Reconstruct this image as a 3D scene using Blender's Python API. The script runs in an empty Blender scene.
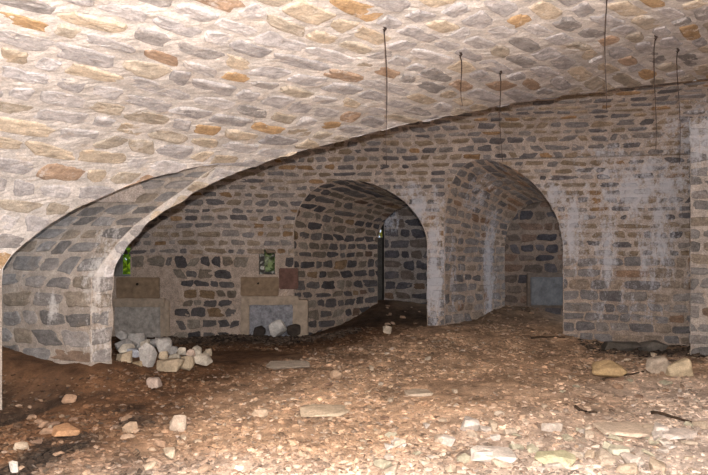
import bpy, bmesh, math, random
import numpy as np
from mathutils import Vector

# ------------------------------------------------------------------ camera, world, flash, exposure
SC = bpy.context.scene
COL = SC.collection
F_PX, CX, CY, EYE = 690.0, 354.0, 237.5, 1.6

cam_data = bpy.data.cameras.new('camera')
cam_data.sensor_width = 36.0
cam_data.lens = F_PX / 708.0 * 36.0
cam_data.clip_start = 0.05
cam = bpy.data.objects.new('camera', cam_data)
cam.location = (0, 0, EYE)
cam.rotation_euler = (math.pi / 2, 0, 0)
COL.objects.link(cam)
SC.camera = cam

world = bpy.data.worlds.new('world')
SC.world = world
world.use_nodes = True
world.node_tree.nodes['Background'].inputs[0].default_value = (0.75, 0.86, 1.0, 1)
world.node_tree.nodes['Background'].inputs[1].default_value = 1.1

flash_data = bpy.data.lights.new('camera_flash', 'POINT')
flash_data.energy = 2000
flash_data.shadow_soft_size = 0.022
flash_data.color = (1.0, 0.962, 0.945)
flash = bpy.data.objects.new('camera_flash', flash_data)
flash.location = (0.05, 0.0, EYE + 0.30)
COL.objects.link(flash)

vs = SC.view_settings
vs.view_transform = 'Standard'
vs.look = 'None'
vs.gamma = 1.0
vs.exposure = 0.0
vs.use_curve_mapping = False

rng = np.random.default_rng(7)
random.seed(7)

# ------------------------------------------------------------------ numpy helpers
def hash3(ix, iy, iz):
    h = (ix * 374761393 + iy * 668265263 + iz * 2147483647 + 1274126177) & 0xFFFFFFFF
    h = ((h ^ (h >> 13)) * 1274126177) & 0xFFFFFFFF
    h = ((h ^ (h >> 16)) * 2246822519) & 0xFFFFFFFF
    return ((h ^ (h >> 15)) & 0xFFFF) / 65535.0

def vnoise(x, y, z=0.0):
    x, y, z = np.broadcast_arrays(np.asarray(x, float), np.asarray(y, float), np.asarray(z, float))
    xi, yi, zi = np.floor(x).astype(np.int64), np.floor(y).astype(np.int64), np.floor(z).astype(np.int64)
    fx, fy, fz = x - xi, y - yi, z - zi
    fx, fy, fz = fx * fx * (3 - 2 * fx), fy * fy * (3 - 2 * fy), fz * fz * (3 - 2 * fz)
    r = 0
    for dx in (0, 1):
        for dy in (0, 1):
            for dz in (0, 1):
                w = (fx if dx else 1 - fx) * (fy if dy else 1 - fy) * (fz if dz else 1 - fz)
                r = r + w * hash3(xi + dx, yi + dy, zi + dz)
    return r * 2 - 1

def fbm(x, y, z=0.0, o=3):
    a, r, k = 1.0, 0, 1.0
    for i in range(o):
        r = r + a * vnoise(x * k + 17 * i, y * k + 5 * i, np.asarray(z) * k)
        a *= 0.5; k *= 2.03
    return r

def sstep(a, b, x):
    t = np.clip((x - a) / (b - a), 0, 1)
    return t * t * (3 - 2 * t)

def smooth1(a, n):
    k = np.ones(n) / n
    p = np.pad(a, n // 2, mode='edge')
    return np.convolve(p, k, 'same')[n // 2: n // 2 + len(a)]

def make_mesh(name, V, Fc, col=None, lime=None, mat=None, parent=None, smooth=False):
    me = bpy.data.meshes.new(name)
    me.from_pydata([tuple(v) for v in V], [], Fc)
    if col is not None:
        a = me.color_attributes.new('albedo', 'FLOAT_COLOR', 'POINT')
        c = np.ones((len(V), 4), np.float32); c[:, :3] = col
        a.data.foreach_set('color', c.ravel())
    if lime is not None:
        a = me.attributes.new('lime', 'FLOAT', 'POINT')
        a.data.foreach_set('value', np.asarray(lime, np.float32))
    if smooth:
        me.polygons.foreach_set('use_smooth', [True] * len(me.polygons))
    if mat: me.materials.append(mat)
    me.update()
    o = bpy.data.objects.new(name, me)
    COL.objects.link(o)
    if parent: o.parent = parent
    return o

def tag(o, label=None, cat=None, group=None, kind=None):
    if label: o['label'] = label
    if cat: o['category'] = cat
    if group: o['group'] = group
    if kind: o['kind'] = kind
    return o

# ------------------------------------------------------------------ materials
def new_mat(name):
    m = bpy.data.materials.new(name); m.use_nodes = True
    nt = m.node_tree
    for n in list(nt.nodes): nt.nodes.remove(n)
    out = nt.nodes.new('ShaderNodeOutputMaterial')
    bs = nt.nodes.new('ShaderNodeBsdfPrincipled')
    nt.links.new(bs.outputs[0], out.inputs[0])
    bs.inputs['Roughness'].default_value = 0.9
    bs.inputs['Specular IOR Level'].default_value = 0.2
    return m, nt, bs

def N(nt, t, **kw):
    n = nt.nodes.new(t)
    for k, v in kw.items(): setattr(n, k, v)
    return n

def noise(nt, vec, scale, detail=3, rough=0.6):
    n = N(nt, 'ShaderNodeTexNoise')
    n.inputs['Scale'].default_value = scale
    n.inputs['Detail'].default_value = detail
    n.inputs['Roughness'].default_value = rough
    nt.links.new(vec, n.inputs['Vector'])
    return n.outputs[0]

def mathn(nt, op, a, b=None, c=None):
    n = N(nt, 'ShaderNodeMath', operation=op)
    for i, v in enumerate((a, b, c)):
        if v is None: continue
        if isinstance(v, (int, float)): n.inputs[i].default_value = v
        else: nt.links.new(v, n.inputs[i])
    return n.outputs[0]

def maprange(nt, v, a, b, c, d):
    n = N(nt, 'ShaderNodeMapRange')
    nt.links.new(v, n.inputs[0])
    for i, x in enumerate((a, b, c, d)): n.inputs[i + 1].default_value = x
    return n.outputs[0]

def mixc(nt, fac, a, b, mode='MIX'):
    n = N(nt, 'ShaderNodeMix', data_type='RGBA', blend_type=mode)
    if isinstance(fac, (int, float)): n.inputs[0].default_value = fac
    else: nt.links.new(fac, n.inputs[0])
    for i, v in ((6, a), (7, b)):
        if isinstance(v, tuple): n.inputs[i].default_value = v
        else: nt.links.new(v, n.inputs[i])
    return n.outputs[2]

def masonry_material(name, lime_col, bump=0.6, grit=1.0):
    m, nt, bs = new_mat(name)
    at = N(nt, 'ShaderNodeAttribute', attribute_name='albedo')
    li = N(nt, 'ShaderNodeAttribute', attribute_name='lime')
    geo = N(nt, 'ShaderNodeNewGeometry')
    pos = geo.outputs['Position']
    mp = N(nt, 'ShaderNodeMapping'); mp.inputs['Scale'].default_value = (1, 1, 0.28)
    nt.links.new(pos, mp.inputs[0])
    n1 = noise(nt, pos, 9, 4, 0.65)
    n2 = noise(nt, pos, 52, 4, 0.8)
    var = maprange(nt, n1, 0.25, 0.75, 0.66, 1.3)
    var2 = maprange(nt, n2, 0.3, 0.7, 1 - 0.48 * grit, 1 + 0.42 * grit)
    v = mathn(nt, 'MULTIPLY', var, var2)
    c = mixc(nt, 1.0, at.outputs['Color'], v, 'MULTIPLY')
    # warm rusty veins inside the stones
    n3 = noise(nt, pos, 5.5, 3, 0.6)
    rust = maprange(nt, n3, 0.58, 0.75, 0.0, 0.35)
    c = mixc(nt, rust, c, (1.0, 0.80, 0.58, 1), 'MULTIPLY')
    # limewash and mineral crust, runs downwards
    s1 = noise(nt, mp.outputs[0], 7.0, 5, 0.72)
    s1 = mathn(nt, 'ADD', mathn(nt, 'MULTIPLY', s1, 0.7), mathn(nt, 'MULTIPLY', noise(nt, pos, 26, 4, 0.7), 0.3))
    s1 = maprange(nt, s1, 0.33, 0.67, 0.0, 1.0)
    thr = mathn(nt, 'SUBTRACT', 0.94, mathn(nt, 'MULTIPLY', li.outputs['Fac'], 0.68))
    lm = maprange(nt, mathn(nt, 'SUBTRACT', s1, thr), -0.08, 0.30, 0.0, 0.74)
    lm = mathn(nt, 'MULTIPLY', lm, mathn(nt, 'MINIMUM', mathn(nt, 'MULTIPLY', li.outputs['Fac'], 4.0), 1.0))
    c = mixc(nt, lm, c, lime_col)
    nt.links.new(c, bs.inputs['Base Color'])
    bp = N(nt, 'ShaderNodeBump'); bp.inputs['Strength'].default_value = bump; bp.inputs['Distance'].default_value = 0.03
    hb = mathn(nt, 'ADD', noise(nt, pos, 16, 5, 0.7), mathn(nt, 'MULTIPLY', n2, 0.35))
    nt.links.new(hb, bp.inputs['Height'])
    nt.links.new(bp.outputs[0], bs.inputs['Normal'])
    return m

MAS = masonry_material('rubble_masonry', (0.68, 0.65, 0.625, 1), 0.5, 0.6)
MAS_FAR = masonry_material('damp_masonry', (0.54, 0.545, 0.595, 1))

def attr_material(name, rough=0.9, bump=0.5, scale=30.0):
    m, nt, bs = new_mat(name)
    at = N(nt, 'ShaderNodeAttribute', attribute_name='albedo')
    geo = N(nt, 'ShaderNodeNewGeometry'); pos = geo.outputs['Position']
    n1 = noise(nt, pos, scale * 0.4, 4, 0.65); n2 = noise(nt, pos, scale * 1.7, 3, 0.7)
    v = mathn(nt, 'MULTIPLY', maprange(nt, n1, 0.25, 0.75, 0.68, 1.3), maprange(nt, n2, 0.25, 0.75, 0.75, 1.25))
    nt.links.new(mixc(nt, 1.0, at.outputs['Color'], v, 'MULTIPLY'), bs.inputs['Base Color'])
    bs.inputs['Roughness'].default_value = rough
    bp = N(nt, 'ShaderNodeBump'); bp.inputs['Strength'].default_value = bump; bp.inputs['Distance'].default_value = 0.02
    nt.links.new(noise(nt, pos, scale, 5, 0.7), bp.inputs['Height'])
    nt.links.new(bp.outputs[0], bs.inputs['Normal'])
    return m

SOIL = attr_material('earth', 0.95, 0.8, 28)
CHIP = attr_material('loose_stone', 0.9, 0.4, 35)

def solid(name, rgb, rough=0.8, var=0.3, scale=20, metallic=0.0, bump=0.3):
    m, nt, bs = new_mat(name)
    geo = N(nt, 'ShaderNodeNewGeometry'); pos = geo.outputs['Position']
    n1 = noise(nt, pos, scale, 4, 0.65)
    v = maprange(nt, n1, 0.25, 0.75, 1 - var, 1 + var)
    nt.links.new(mixc(nt, 1.0, (*rgb, 1), v, 'MULTIPLY'), bs.inputs['Base Color'])
    bs.inputs['Roughness'].default_value = rough; bs.inputs['Metallic'].default_value = metallic
    bp = N(nt, 'ShaderNodeBump'); bp.inputs['Strength'].default_value = bump; bp.inputs['Distance'].default_value = 0.02
    nt.links.new(noise(nt, pos, scale * 1.6, 4, 0.7), bp.inputs['Height'])
    nt.links.new(bp.outputs[0], bs.inputs['Normal'])
    return m

# ------------------------------------------------------------------ plan of the cellar
TH = math.radians(43); SN, CS = math.sin(TH), math.cos(TH)      # axis of the near vault: 43 degrees to the right
def pq(X, Y): return X * SN + Y * CS, X * CS - Y * SN
def xy(p, q): return p * SN + q * CS, p * CS - q * SN

# far wall line (bends gently), s = metres along it, d = metres out from it
SS = np.linspace(-9, 11, 4001)
PHI = math.radians(12) * sstep(-0.5, 1.5, SS)
WX = np.cumsum(np.cos(PHI)) * (SS[1] - SS[0]); WY = np.cumsum(-np.sin(PHI)) * (SS[1] - SS[0])
i0 = np.argmin(abs(SS)); WX += -0.5 - WX[i0]
WY += 11.6 - np.interp(1.227, WX, WY)
def far_xy(s, d):
    ph = np.interp(s, SS, PHI)
    return np.interp(s, SS, WX) - d * np.sin(ph), np.interp(s, SS, WY) - d * np.cos(ph)
_cs = np.arange(0, len(SS), 10)
def far_sd(X, Y):
    X = np.atleast_1d(X).astype(float); Y = np.atleast_1d(Y).astype(float)
    i = ((WX[_cs][None] - X[:, None]) ** 2 + (WY[_cs][None] - Y[:, None]) ** 2).argmin(1)
    i = _cs[i]
    e = (X - WX[i]) * np.cos(PHI[i]) - (Y - WY[i]) * np.sin(PHI[i])
    return SS[i] + e, (X - WX[i]) * -np.sin(PHI[i]) - (Y - WY[i]) * np.cos(PHI[i])

_yl = float(np.interp(-2.62, WX, WY))
ZS, ZC, DF = 1.3, 3.6, _yl - 7.57                       # far vault: springing, crown, span
HF = DF / 2
def prof(points, n=15, step=0.01):
    P = np.array(points, float)
    L = np.r_[0, np.cumsum(np.hypot(*np.diff(P, axis=0).T))]
    t = np.arange(0, L[-1], step)
    a, b = np.interp(t, L, P[:, 0]), np.interp(t, L, P[:, 1])
    a2, b2 = smooth1(a, n), smooth1(b, n)
    L = np.r_[0, np.cumsum(np.hypot(np.diff(a2), np.diff(b2)))]
    return L, a2, b2
ang = np.linspace(math.pi, 0, 121)
FT, FD, FZ = prof([(0, -0.7)] + [(HF + HF * math.cos(a), ZS + (ZC - ZS) * math.sin(a)) for a in ang] + [(DF, -0.7)], 9)
T_SPR_F = np.interp(ZS, FZ[:len(FZ) // 2], FT[:len(FZ) // 2])
T_CROWN_F = FT[FZ.argmax()]

NQ = [-7.1, -7.1, -7.0, -6.86, -6.54, -6.24, -5.86, -5.17, -3.97, -2.55, -1.5, -0.8]
NZ = [-0.7, 1.22, 1.5, 1.75, 2.13, 2.38, 2.60, 2.86, 3.19, 3.46, 3.56, 3.58]
NT, NQs, NZs = prof(list(zip(NQ, NZ)) + [(-1.6 - q, z) for q, z in zip(NQ[-2::-1], NZ[-2::-1])], 15)
_h = len(NT) // 2
T_SPR_N = np.interp(1.22, NZs[:_h], NT[:_h])
def zN(q):
    qq = -np.abs(np.asarray(q) + 0.8) - 0.8
    k = NZs[:_h] > 1.0
    return np.interp(qq, NQs[:_h][k] + np.arange(k.sum()) * 1e-9, NZs[:_h][k])

def ray_near(x, y):                              # photo direction -> point on the near vault
    a, b = (x - CX) / F_PX, -(y - CY) / F_PX
    Y = np.linspace(2.0, 9.5, 7000)
    p, q = pq(a * Y, Y); g = EYE + b * Y - zN(q)
    k = np.where(g[:-1] * g[1:] <= 0)[0]
    Yk = Y[k[0]] if len(k) else 7.0
    return np.array([a * Yk, Yk, EYE + b * Yk])

def at(x, y, Y): return np.array([(x - CX) / F_PX * Y, Y, EYE - (y - CY) / F_PX * Y])

# groin between the two vaults: for every height of the near vault, how far it runs
tB = NT[::6]; qB = np.interp(tB, NT, NQs); zB = np.interp(tB, NT, NZs)
pB = np.empty_like(tB)
for i, (q, z) in enumerate(zip(qB, zB)):
    w = np.clip((z - ZS) / (ZC - ZS), 0, 0.9999)
    dB = HF * (1 + math.sqrt(1 - w * w))
    ps = np.linspace(2.0, 14.0, 240)
    _, d = far_sd(*xy(ps, q))
    j = np.where((d[:-1] - dB) * (d[1:] - dB) <= 0)[0][0]
    pB[i] = ps[j] + (ps[j + 1] - ps[j]) * (d[j] - dB) / (d[j] - d[j + 1])
pB[qB < -0.8] += (0.022 * fbm(tB * 6, 3.0, o=3) * sstep(3.3, 2.7, zB))[qB < -0.8]
def p_groin(t): return np.interp(t, tB, pB)

# side vault next to the left pier (line of the near groin, then back down to the pier)
A_NEAR = [(2, 268), (12, 255), (25, 243), (50, 224), (75, 209), (100, 198), (125, 187), (150, 178), (175, 172), (200, 166), (216, 163)]
A_FAR = [(222, 163), (214, 168), (200, 177), (180, 192), (160, 206), (140, 221), (122, 238), (108, 256), (97, 272), (91, 288)]
An = np.array([ray_near(*c) for c in A_NEAR])
Af = np.array([ray_near(*c) for c in A_FAR])
An_p, An_q = pq(An[:, 0], An[:, 1]); Af_p, Af_q = pq(Af[:, 0], Af[:, 1])
An_p = An_p + 0.02 * fbm(np.arange(len(An_p)) * 1.3, 9.0)
o = np.argsort(An_q); NqA, NpA = An_q[o], An_p[o]
o = np.argsort(Af_q); NqF, NpF = Af_q[o], Af_p[o]
Q_TIP = float(max(An_q.max(), Af_q.max()))
T_TIP = float(np.interp(Q_TIP, NQs[:_h] + np.arange(_h) * 1e-9, NT[:_h]))
P_TIP = float(0.5 * (An_p[-1] + Af_p[0]))
def p_a_near(t):
    q = np.interp(t, NT, NQs)
    return np.where(t < T_TIP, np.interp(q, np.r_[NqA, Q_TIP], np.r_[NpA, P_TIP]), P_TIP)
def p_a_far(t):
    q = np.interp(t, NT, NQs)
    return np.where(t < T_TIP, np.interp(q, np.r_[NqF, Q_TIP], np.r_[NpF, P_TIP]), P_TIP)

# openings C and D through the far wall
OPEN = {'c': dict(ql=-8.84, qr=-7.01, zs=1.5, zc=2.56), 'd': dict(ql=-6.76, qr=-5.13, zs=1.45, zc=2.83)}
sgrid = np.linspace(-3, 8, 1101)
def open_edge(k, t, side):
    """s on the far vault where opening k begins (side -1) or ends (+1) at profile length t"""
    o = OPEN[k]; t = np.atleast_1d(t)
    d, z = np.interp(t, FT, FD), np.interp(t, FT, FZ)
    w = np.sqrt(np.clip(1 - np.clip((z - o['zs']) / (o['zc'] - o['zs']), 0, 1) ** 2, 0, 1))
    qm, qh = (o['ql'] + o['qr']) / 2, (o['qr'] - o['ql']) / 2
    qq = qm + side * qh * w
    qq = np.where(t > T_CROWN_F, qm, qq)
    out = np.empty(len(t))
    for i in range(len(t)):
        _, q = pq(*far_xy(sgrid, d[i]))
        out[i] = np.interp(qq[i], q, sgrid)
    return out
TG = np.arange(0, FT[-1], 0.008)
EDG = {(k, sd): open_edge(k, TG, sd) for k in 'cd' for sd in (-1, 1)}
def edge(k, sd, t): return np.interp(t, TG, EDG[(k, sd)])

# near groin seen from the far vault: s limit at profile length t (beyond the crown)
def s_groin(t, right=False):
    d, z = np.interp(t, FT, FD), np.interp(t, FT, FZ)
    k = NZs[:_h] > 1.0
    q = np.interp(z, NZs[:_h][k], NQs[:_h][k])
    if right: q = -1.6 - q
    out = np.empty(np.size(t))
    sg = np.linspace(-8, 10.5, 1500)
    for i, (dd, qq) in enumerate(zip(np.atleast_1d(d), np.atleast_1d(q))):
        _, qv = pq(*far_xy(sg, dd))
        out[i] = np.interp(qq, qv, sg)
    return out
SGL, SGR = s_groin(TG), s_groin(TG, True)

# ------------------------------------------------------------------ patches of masonry
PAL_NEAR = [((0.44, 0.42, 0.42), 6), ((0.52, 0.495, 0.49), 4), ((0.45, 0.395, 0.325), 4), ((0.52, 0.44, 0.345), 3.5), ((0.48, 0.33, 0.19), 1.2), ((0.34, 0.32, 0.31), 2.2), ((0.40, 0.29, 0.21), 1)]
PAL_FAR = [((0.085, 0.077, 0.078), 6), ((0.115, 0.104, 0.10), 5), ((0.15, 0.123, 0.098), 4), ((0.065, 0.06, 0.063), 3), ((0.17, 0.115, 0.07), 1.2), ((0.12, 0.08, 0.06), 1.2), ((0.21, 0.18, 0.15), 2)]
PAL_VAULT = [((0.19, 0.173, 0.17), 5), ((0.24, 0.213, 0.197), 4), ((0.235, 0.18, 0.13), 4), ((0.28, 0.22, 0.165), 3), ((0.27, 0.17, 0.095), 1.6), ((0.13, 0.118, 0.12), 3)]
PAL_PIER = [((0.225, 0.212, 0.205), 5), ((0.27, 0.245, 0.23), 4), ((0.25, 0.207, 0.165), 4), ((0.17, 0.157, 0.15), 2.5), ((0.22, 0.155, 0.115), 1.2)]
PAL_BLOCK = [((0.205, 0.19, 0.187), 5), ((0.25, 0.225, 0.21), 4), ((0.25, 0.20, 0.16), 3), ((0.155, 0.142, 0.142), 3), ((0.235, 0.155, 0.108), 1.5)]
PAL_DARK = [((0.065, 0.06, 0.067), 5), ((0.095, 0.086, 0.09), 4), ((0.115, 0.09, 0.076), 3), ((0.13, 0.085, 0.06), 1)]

def pick(pal):
    w = np.array([x[1] for x in pal], float); k = rng.choice(len(pal), p=w / w.sum())
    return np.array(pal[k][0]) * (0.86 + 0.28 * rng.random())

LIME = []        # (centre xyz, radii, strength)
def lime_at(P):
    v = np.zeros(len(P))
    for c, r, s in LIME:
        e = (((P - np.array(c)) / np.array(r)) ** 2).sum(1)
        v = np.maximum(v, s * np.exp(-e))
    return v
LIME += [((4.4, 10.6, 2.35), (1.15, 1.0, 0.6), 1.0), ((4.0, 10.8, 1.35), (0.24, 0.6, 1.1), 1.08), ((4.72, 10.6, 1.4), (0.34, 0.6, 1.2), 1.08),
         ((3.5, 11.0, 1.75), (0.27, 0.5, 0.8), 1.1), ((3.25, 10.9, 2.25), (0.4, 0.7, 0.3), 1.0), ((5.0, 9.7, 3.0), (0.9, 0.9, 0.6), 0.98), ((4.4, 10.6, 1.0), (0.9, 0.5, 0.9), 0.68),
         ((3.9, 10.3, 2.75), (0.6, 0.6, 0.35), 0.88),
         ((1.33, 11.5, 1.0), (0.22, 0.4, 1.4), 1.2), ((1.1, 11.3, 2.0), (0.4, 0.5, 0.5), 1.12), ((1.75, 11.5, 1.0), (0.25, 0.6, 1.0), 0.75), ((0.9, 11.5, 2.35), (0.4, 0.5, 0.25), 0.9),
         ((2.45, 12.4, 1.2), (0.19, 0.35, 1.4), 1.15), ((2.1, 11.6, 2.3), (0.35, 0.6, 0.5), 0.85),
         ((-2.76, 7.40, 1.1), (0.22, 0.3, 1.0), 0.85), ((-3.3, 7.5, 0.85), (0.16, 0.3, 0.22), 0.85), ((-2.6, 7.2, 1.75), (0.4, 0.4, 0.4), 0.65),
         ((0.62, 14.3, 2.0), (0.35, 0.5, 0.45), 1.0), ((-0.2, 13.2, 2.2), (0.5, 0.6, 0.3), 0.6)]

class Patch:
    def __init__(self, pos, inside):
        self.pos = pos; self.inside = np.array(inside, float)
    def frame(self, s, t):
        e = 0.01
        P = self.pos(s, t)
        Ts = self.pos(s + e, t) - self.pos(s - e, t)
        Tt = self.pos(s, t + e) - self.pos(s, t - e)
        n = np.cross(Ts, Tt)
        n /= np.linalg.norm(n, axis=1)[:, None] + 1e-12
        f = np.sign(((self.inside - P) * n).sum(1))
        f[f == 0] = 1
        return P, n * f[:, None], f

class Build:
    """collects mortar bed and stones of one masonry surface"""
    def __init__(self): self.V, self.F, self.C, self.L, self.n = [], [], [], [], 0
    tone = None
    def add(self, V, F, C, L):
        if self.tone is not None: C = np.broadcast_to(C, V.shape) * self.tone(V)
        self.V.append(V); self.C.append(np.broadcast_to(C, V.shape)); self.L.append(L)
        self.F.extend([tuple(i + self.n for i in f) for f in F]); self.n += len(V)
    def bed(self, patch, t, lo, hi, ds, mortar, rough=0.012, base_lime=0.0, holes=(), sfix=None):
        t = np.asarray(t, float)
        if sfix is None:
            w = max(float(np.max(hi - lo)), 0.05); m = max(2, int(w / ds) + 1)
            u = np.linspace(0, 1, m)
            S = lo[:, None] + (hi - lo)[:, None] * u[None]
        else:
            m = len(sfix); S = np.tile(sfix, (len(t), 1))
        T = np.tile(t[:, None], (1, m))
        P, n, f = patch.frame(S.ravel(), T.ravel())
        edge_w = np.ones((len(t), m)); edge_w[:, 0] = edge_w[:, -1] = 0
        h = rough * fbm(S.ravel() * 7, T.ravel() * 7, 1.7, 3) * edge_w.ravel()
        P = P + n * h[:, None]
        F = []
        for i in range(len(t) - 1):
            for j in range(m - 1):
                sm, tm = (S[i, j] + S[i, j + 1]) / 2, (t[i] + t[i + 1]) / 2
                if S[i, j + 1] - S[i, j] + S[i + 1, j + 1] - S[i + 1, j] < 1e-5: continue
                if any(a < sm < b and c < tm < d for a, b, c, d in holes): continue
                q = (i * m + j, i * m + j + 1, (i + 1) * m + j + 1, (i + 1) * m + j)
                F.append(q if f[i * m + j] > 0 else q[::-1])
        tone = 0.88 + 0.12 * fbm(S.ravel() * 1.3, T.ravel() * 1.3, 4.2, 3)
        C = np.array(mortar)[None] * tone[:, None]
        self.add(P, F, C, np.maximum(lime_at(P), base_lime))
    def stones(self, patch, t0, t1, intervals, pal, row=(0.13, 0.2), wid=(0.18, 0.42), gap=0.045, h=0.014, margin=0.012, wav=0.02, holes=(), base_lime=0.0, keep=1.0, ragged=1.0, visible=None, seed_shift=0.0, shear=0.0, fill=0.0):
        self.shear = shear
        t = t0
        while t < t1 - 0.05:
            rh = rng.uniform(*row)
            if t1 - (t + rh) < row[0]: rh = t1 - t if t1 - t < row[1] * 1.3 else (t1 - t) / 2
            tm = t + rh / 2
            for (a, b) in intervals(tm):
                s = a + margin - rng.random() * 0.15
                while s < b:
                    w = rng.uniform(*wid) * (1.0 if rng.random() > 0.12 else 1.5)
                    hh = (rh - gap) * rng.uniform(0.72 + fill, 1.08)
                    self._stone(patch, s + w / 2, tm + rng.normal() * 0.008, w - gap * rng.uniform(0.7, 1.3), hh, intervals, pal, h, margin, wav, holes, base_lime, keep, ragged, visible, seed_shift)
                    s += w
            t += rh
    def _stone(self, patch, sc, tc, w, hh, intervals, pal, h, margin, wav, holes, base_lime, keep, ragged, visible, ss):
        tc = tc - getattr(self, 'shear', 0.0) * (sc - 3.0)
        if w < 0.05 or hh < 0.03 or rng.random() > keep: return
        if visible is not None and not visible(sc, tc): return
        if any(a - w / 2 < sc < b + w / 2 and c - hh * 0.4 < tc < d + hh * 0.4 for a, b, c, d in holes): return
        K = 16
        th = np.linspace(0, 2 * math.pi, K, endpoint=False) + rng.uniform(-0.15, 0.15, K)
        ex = rng.uniform(3.2, 8.0)
        # spread the outline evenly along the block, corners included
        pu = np.sign(np.cos(th)) * np.abs(np.cos(th)) ** 0.75; pv = np.sign(np.sin(th)) * np.abs(np.sin(th)) ** 0.75
        r = (np.abs(pu) ** ex + np.abs(pv) ** ex) ** (-1 / ex)
        ph = rng.random() * 9
        r = r * (1 + ragged * (rng.normal(0, 0.045, K) + 0.10 * vnoise(np.cos(th) * 1.4 + ph, np.sin(th) * 1.4 + ph * 3, ph)))
        r = np.where(rng.random(K) < 0.10 * ragged, r * 0.86, r)
        u, v = r * pu * w / 2, r * pv * hh / 2
        sk = rng.normal() * 0.13 * ragged
        v = v * (1 + rng.normal() * 0.14 * ragged * u / (w / 2)); v = v + u * rng.normal() * 0.035 * ragged; u = u + v * sk * 2
        S, T = [], []
        rings = [(1.03, -0.25), (0.97, 0.55), (0.84, 0.95), (0.45, 1.06)]
        hs = h * rng.uniform(0.5, 1.5)
        tl1, tl2 = rng.normal() * 0.25, rng.normal() * 0.25
        H = []
        for k, e in rings:
            S.append(sc + u * k); T.append(tc + v * k)
            H.append(hs * e * (1 + (tl1 * u / (w / 2) + tl2 * v / (hh / 2)) * (e > 0)))
        S.append([sc]); T.append([tc]); H.append([hs * 1.05])
        S, T, H = np.concatenate(S), np.concatenate(T), np.concatenate(H)
        T = T - getattr(self, 'shear', 0.0) * (S - sc)
        T = T + wav * vnoise(S * 1.1 + ss, T * 0.7, 3.3)
        iv = intervals(tc)
        best = None
        for a, b in iv:
            if a - 0.02 < sc < b + 0.02 or (sc - w / 2 < b and sc + w / 2 > a): best = (a, b); break
        if best is None: return
        for i in range(len(S)):
            loc = best
            for a, b in intervals(float(T[i])):
                if b > best[0] and a < best[1]: loc = (a, b); break
            S[i] = min(max(S[i], loc[0] + margin), loc[1] - margin) if loc[1] - loc[0] > 2 * margin else 0.5 * (loc[0] + loc[1])
        if S[:K].max() - S[:K].min() < 0.045: return
        P, n, f = patch.frame(S, T)
        P = P + n * (H + rng.normal(0, 0.0016, len(H)))[:, None]
        F = []
        nr = len(rings)
        for k in range(nr - 1):
            for i in range(K):
                j = (i + 1) % K
                F.append((k * K + i, k * K + j, (k + 1) * K + j, (k + 1) * K + i))
        for i in range(K): F.append(((nr - 1) * K + i, (nr - 1) * K + (i + 1) % K, nr * K))
        if f[0] < 0: F = [q[::-1] for q in F]
        c = pick(pal)
        C = np.tile(c, (len(P), 1)) * (1 + 0.10 * rng.normal(size=len(P)))[:, None]
        self.add(P, F, np.clip(C, 0.02, 0.9), np.maximum(lime_at(P), base_lime * rng.uniform(0.4, 1.15)))
    def done(self, name, mat, kind='structure', parent=None):
        V = np.concatenate(self.V); C = np.concatenate(self.C); L = np.concatenate(self.L)
        o = make_mesh(name, V, self.F, C, L, mat, parent)
        if kind: o['kind'] = kind
        return o

def between(t0, t1, step): return np.linspace(t0, t1, max(2, int((t1 - t0) / step) + 1))

# ---- near vault
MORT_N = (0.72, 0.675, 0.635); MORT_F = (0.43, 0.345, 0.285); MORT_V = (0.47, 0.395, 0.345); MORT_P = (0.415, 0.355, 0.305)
MORT_D = (0.12, 0.11, 0.10)  # dark tone cuts bounce from unseen walls and paints shade in the chamber gap
def near_pos(p, t):
    q, z = np.interp(t, NT, NQs), np.interp(t, NT, NZs)
    X, Y = xy(p, q)
    z = z + 0.02 * vnoise(p * 0.7, q * 0.7, 2.0) * sstep(2.4, 3.0, z)
    return np.stack([X, Y, z], 1)
NEAR = Patch(near_pos, (0, 3, 1.2))
PMIN = -3.5
def near_iv(t):
    g = float(p_groin(t))
    if t < T_TIP:
        a, b = float(p_a_near(t)), float(p_a_far(t))
        return [(PMIN, a), (min(b, g - 0.02), g)]
    return [(PMIN, g)]
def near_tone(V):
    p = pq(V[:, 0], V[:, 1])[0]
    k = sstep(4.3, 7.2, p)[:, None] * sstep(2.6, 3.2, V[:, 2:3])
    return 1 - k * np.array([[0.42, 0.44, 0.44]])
def near_vis(p, t): return p > -0.3 and np.interp(t, NT, NQs) < 1.8
T_END = NT[-1]
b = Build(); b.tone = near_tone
tt = between(T_SPR_N, T_TIP, 0.04)
b.bed(NEAR, tt, np.full(len(tt), PMIN), p_a_near(tt), 0.10, MORT_N, 0.010, 0.2)
b.bed(NEAR, tt, np.minimum(p_a_far(tt), p_groin(tt) - 0.01), p_groin(tt), 0.06, MORT_N, 0.008, 0.2)
tt = np.r_[between(T_TIP, NT[_h] + 0.6, 0.05), between(NT[_h] + 0.8, T_END - T_SPR_N, 0.2)]
b.bed(NEAR, tt, np.full(len(tt), PMIN), p_groin(tt), 0.09, MORT_N, 0.012, 0.2)
b.stones(NEAR, T_SPR_N, NT[_h] + 1.5, near_iv, PAL_NEAR, row=(0.19, 0.27), wid=(0.22, 0.54), gap=0.062, shear=0.07, fill=0.14, h=0.012, wav=0.06, base_lime=0.34, visible=near_vis, ragged=1.0)
b.done('ceiling_near', MAS)
b = Build()
tt = between(0, T_SPR_N, 0.06)
b.bed(NEAR, tt, np.full(len(tt), PMIN), p_a_near(tt), 0.12, MORT_N, 0.012, 0.15)
b.bed(NEAR, tt, p_a_far(tt), p_groin(tt), 0.05, MORT_P, 0.01, 0.1)
b.stones(NEAR, 0.3, T_SPR_N, near_iv, PAL_PIER, row=(0.18, 0.24), wid=(0.22, 0.45), gap=0.04, h=0.012, base_lime=0.3, visible=lambda p, t: p > 1.0)
b.done('wall_left', MAS)
b = Build()
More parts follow.
